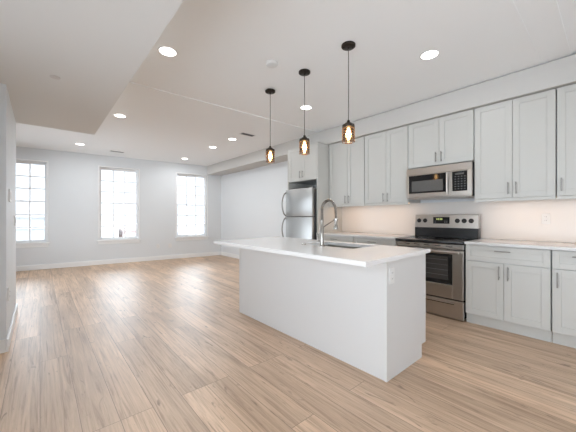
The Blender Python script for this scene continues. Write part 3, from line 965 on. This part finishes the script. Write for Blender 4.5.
# ---------------------------------------------------------------- outlets and switches
def plate(name, label, cat, c, axis, w_, h_, kind, xf=None, group=None):
    """wall plate centred at c on a wall; axis is the outward normal"""
    loc = Vector(c)
    rot = {'-x': 0, '+x': math.pi, '-y': math.pi / 2, 'back': math.pi / 2 + TH}[axis]
    t = thing(name, label, cat, loc, group)
    t.rotation_euler = (0, 0, rot)
    def part(nm, m, boxes, par, bev=0.0):
        q = MB()
        for b in boxes: q.box(*b, bev)
        me = bpy.data.meshes.new(nm); q.bm.to_mesh(me); q.bm.free(); me.materials.append(M[m])
        o = bpy.data.objects.new(nm, me); S.collection.objects.link(o); o.parent = par
        return o
    d = 0.006 if axis != '+x' else 0.012
    part('cover_plate', 'white_plastic', [(-d, -0.0003, -w_ / 2, w_ / 2, -h_ / 2, h_ / 2)], t, 0.002)
    if kind == 'outlet':
        for zz in (-0.021, 0.021):
            r = part('receptacle', 'white_plastic', [(-d - 0.003, -d, -0.016, 0.016, zz - 0.014, zz + 0.014)], t, 0.001)
            part('slot', 'slot', [(-d - 0.0036, -d - 0.003, -0.008, -0.0055, zz - 0.004, zz + 0.006), (-d - 0.0036, -d - 0.003, 0.0055, 0.008, zz - 0.004, zz + 0.006)], r)
    else:
        n_ = kind
        for k in range(n_):
            yy = (k - (n_ - 1) / 2) * 0.046
            part('rocker', 'white_plastic', [(-d - 0.004, -d, yy - 0.016, yy + 0.016, -0.033, 0.033)], t, 0.001)
    return t
g = 'white wall outlets'
plate('wall_outlet', 'white outlet on the end panel of the island', 'outlet', (1.945, IY0, 0.760), '-y', 0.072, 0.118, 'outlet', group=g)
plate('wall_outlet', 'white outlet on the backsplash right of the stove', 'outlet', (XR - 0.012, 0.510, 1.170), '-x', 0.072, 0.118, 'outlet', group=g)
p = BACK @ Vector((2.472, 0, 0.387))
plate('wall_outlet', 'left of two low outlets between the middle and rightmost windows', 'outlet', p, 'back', 0.075, 0.118, 'outlet', group=g)
p = BACK @ Vector((2.785, 0, 0.385))
plate('wall_outlet', 'right of two low outlets, nearer the rightmost window', 'outlet', p, 'back', 0.085, 0.118, 'outlet', group=g)
plate('light_switch', 'white double switch plate high on the wall at the left edge', 'light switch', (-0.225, 3.86, 1.395), '+x', 0.20, 0.118, 2)
plate('thermostat_plate', 'small white wall plate near the corner of the left wall, below the switch', 'wall plate', (-0.225, 4.53, 1.150), '+x', 0.085, 0.118, 1)
plate('wall_outlet', 'low white outlet on the left edge wall near the baseboard', 'outlet', (-0.225, 3.68, 0.480), '+x', 0.075, 0.118, 'outlet', group=g)

# ---------------------------------------------------------------- ceiling fittings
def vent(label, x, y, z, wx, wy, m):
    t = thing('ceiling_vent', label, 'vent', (x, y, z))
    q = MB()
    b = 0.018
    q.box(x - wx / 2, x + wx / 2, y - wy / 2, y - wy / 2 + b, z - 0.008, z - 0.0003, 0.002); q.box(x - wx / 2, x + wx / 2, y + wy / 2 - b, y + wy / 2, z - 0.008, z - 0.0003, 0.002)
    q.box(x - wx / 2, x - wx / 2 + b, y - wy / 2 + b, y + wy / 2 - b, z - 0.008, z - 0.0003, 0.002); q.box(x + wx / 2 - b, x + wx / 2, y - wy / 2 + b, y + wy / 2 - b, z - 0.008, z - 0.0003, 0.002)
    q.build('frame', 'white_plastic', t)
    MB().box(x - wx / 2 + b, x + wx / 2 - b, y - wy / 2 + b, y + wy / 2 - b, z - 0.002, z - 0.0004).build('dark_opening', 'black', t)
    q = MB()
    n_ = int((wy - 2 * b) / 0.02)
    for k in range(n_):
        yy = y - wy / 2 + b + 0.01 + k * 0.02
        q.box(x - wx / 2 + b, x + wx / 2 - b, yy - 0.003, yy + 0.003, z - 0.007, z - 0.0025)
    q.build('slat', m, t)
vent('dark slotted ceiling vent left of the far pendant', 2.930, 4.520, HL, 0.30, 0.14, 'grey_plastic')
vent('white slotted ceiling vent close to the far wall, above the middle window', 1.375, 7.720, HL, 0.30, 0.12, 'grey_plastic')
q = MB(); q.lathe([(0.062, HC - 0.0003), (0.062, HC - 0.016), (0.054, HC - 0.026), (0.030, HC - 0.030), (0.010, HC - 0.030)], (1.765, 2.275, 0), 'z', 32)
tag(q.build('smoke_detector', 'soffit', smooth=True), 'round white smoke detector on the ceiling above the far pendant', 'smoke detector')
q = MB(); q.lathe([(0.036, HS - 0.0003), (0.036, HS - 0.004), (0.030, HS - 0.006), (0.010, HS - 0.006)], (0.095, 3.075, 0), 'z', 28)
M['cover'] = mat('sprinkler_cover_paint', (0.62, 0.61, 0.60), 0.5, var=0.02)
tag(q.build('sprinkler_cover', 'cover', smooth=True), 'small round grey sprinkler cover on the low soffit at upper left', 'sprinkler')

# ---------------------------------------------------------------- outside: houses across the street
struct(MB().box(-60, 60, 9.2, 90, -6.3, -6.0).build('ground', 'asphalt'))
def house(label, x0, x1, y0, y1, top, wallm, rows, band=None):
    t = thing('house', label, 'house', ((x0 + x1) / 2, (y0 + y1) / 2, -6.0), 'houses across the street')
    MB().box(x0, x1, y0, y1, -6.0, top).build('wall', wallm, t)
    MB().box(x0 - 0.1, x1 + 0.1, y0 - 0.25, y1, top + 0.001, top + 0.12, 0.02).build('cornice', wallm, t)
    if band: MB().box(x0 - 0.05, x1 + 0.05, y0 - 0.22, y0 - 0.001, band - 0.07, band + 0.07, 0.02).build('belt_course', 'house_white', t)
    for zz in rows:
        k = 0
        n_ = max(2, int((x1 - x0) / 2.2))
        for j in range(n_):
            xx = x0 + (x1 - x0) * (j + 0.5) / n_
            q = MB()
            q.box(xx - 0.55, xx + 0.55, y0 - 0.06, y0, zz - 0.9, zz - 0.82); q.box(xx - 0.55, xx + 0.55, y0 - 0.06, y0, zz + 0.82, zz + 0.9)
            q.box(xx - 0.55, xx - 0.47, y0 - 0.06, y0, zz - 0.82, zz + 0.82); q.box(xx + 0.47, xx + 0.55, y0 - 0.06, y0, zz - 0.82, zz + 0.82)
            f_ = q.build('window', 'house_white', t)
            MB().box(xx - 0.47, xx + 0.47, y0 - 0.03, y0 - 0.001, zz - 0.82, zz + 0.82).build('pane', 'house_glass', f_)
house('blue-grey house with a white band across it, seen through the leftmost window', -7.0, 0.35, 21.0, 29.0, 1.15, 'blue_wall', (-2.0,), 0.62)
house('pale flat-roofed house seen low in the middle window', 0.9, 4.0, 22.0, 30.0, 0.75, 'pale_wall', (-0.6, -3.2))
house('brick house seen at the lower right of the middle window', 4.3, 6.2, 21.9, 30.0, 0.25, 'brick_wall', (-0.9, -3.4))
house('pale house seen low in the rightmost window', 6.4, 14.0, 22.0, 30.0, 0.45, 'pale_wall', (-0.8, -3.2))
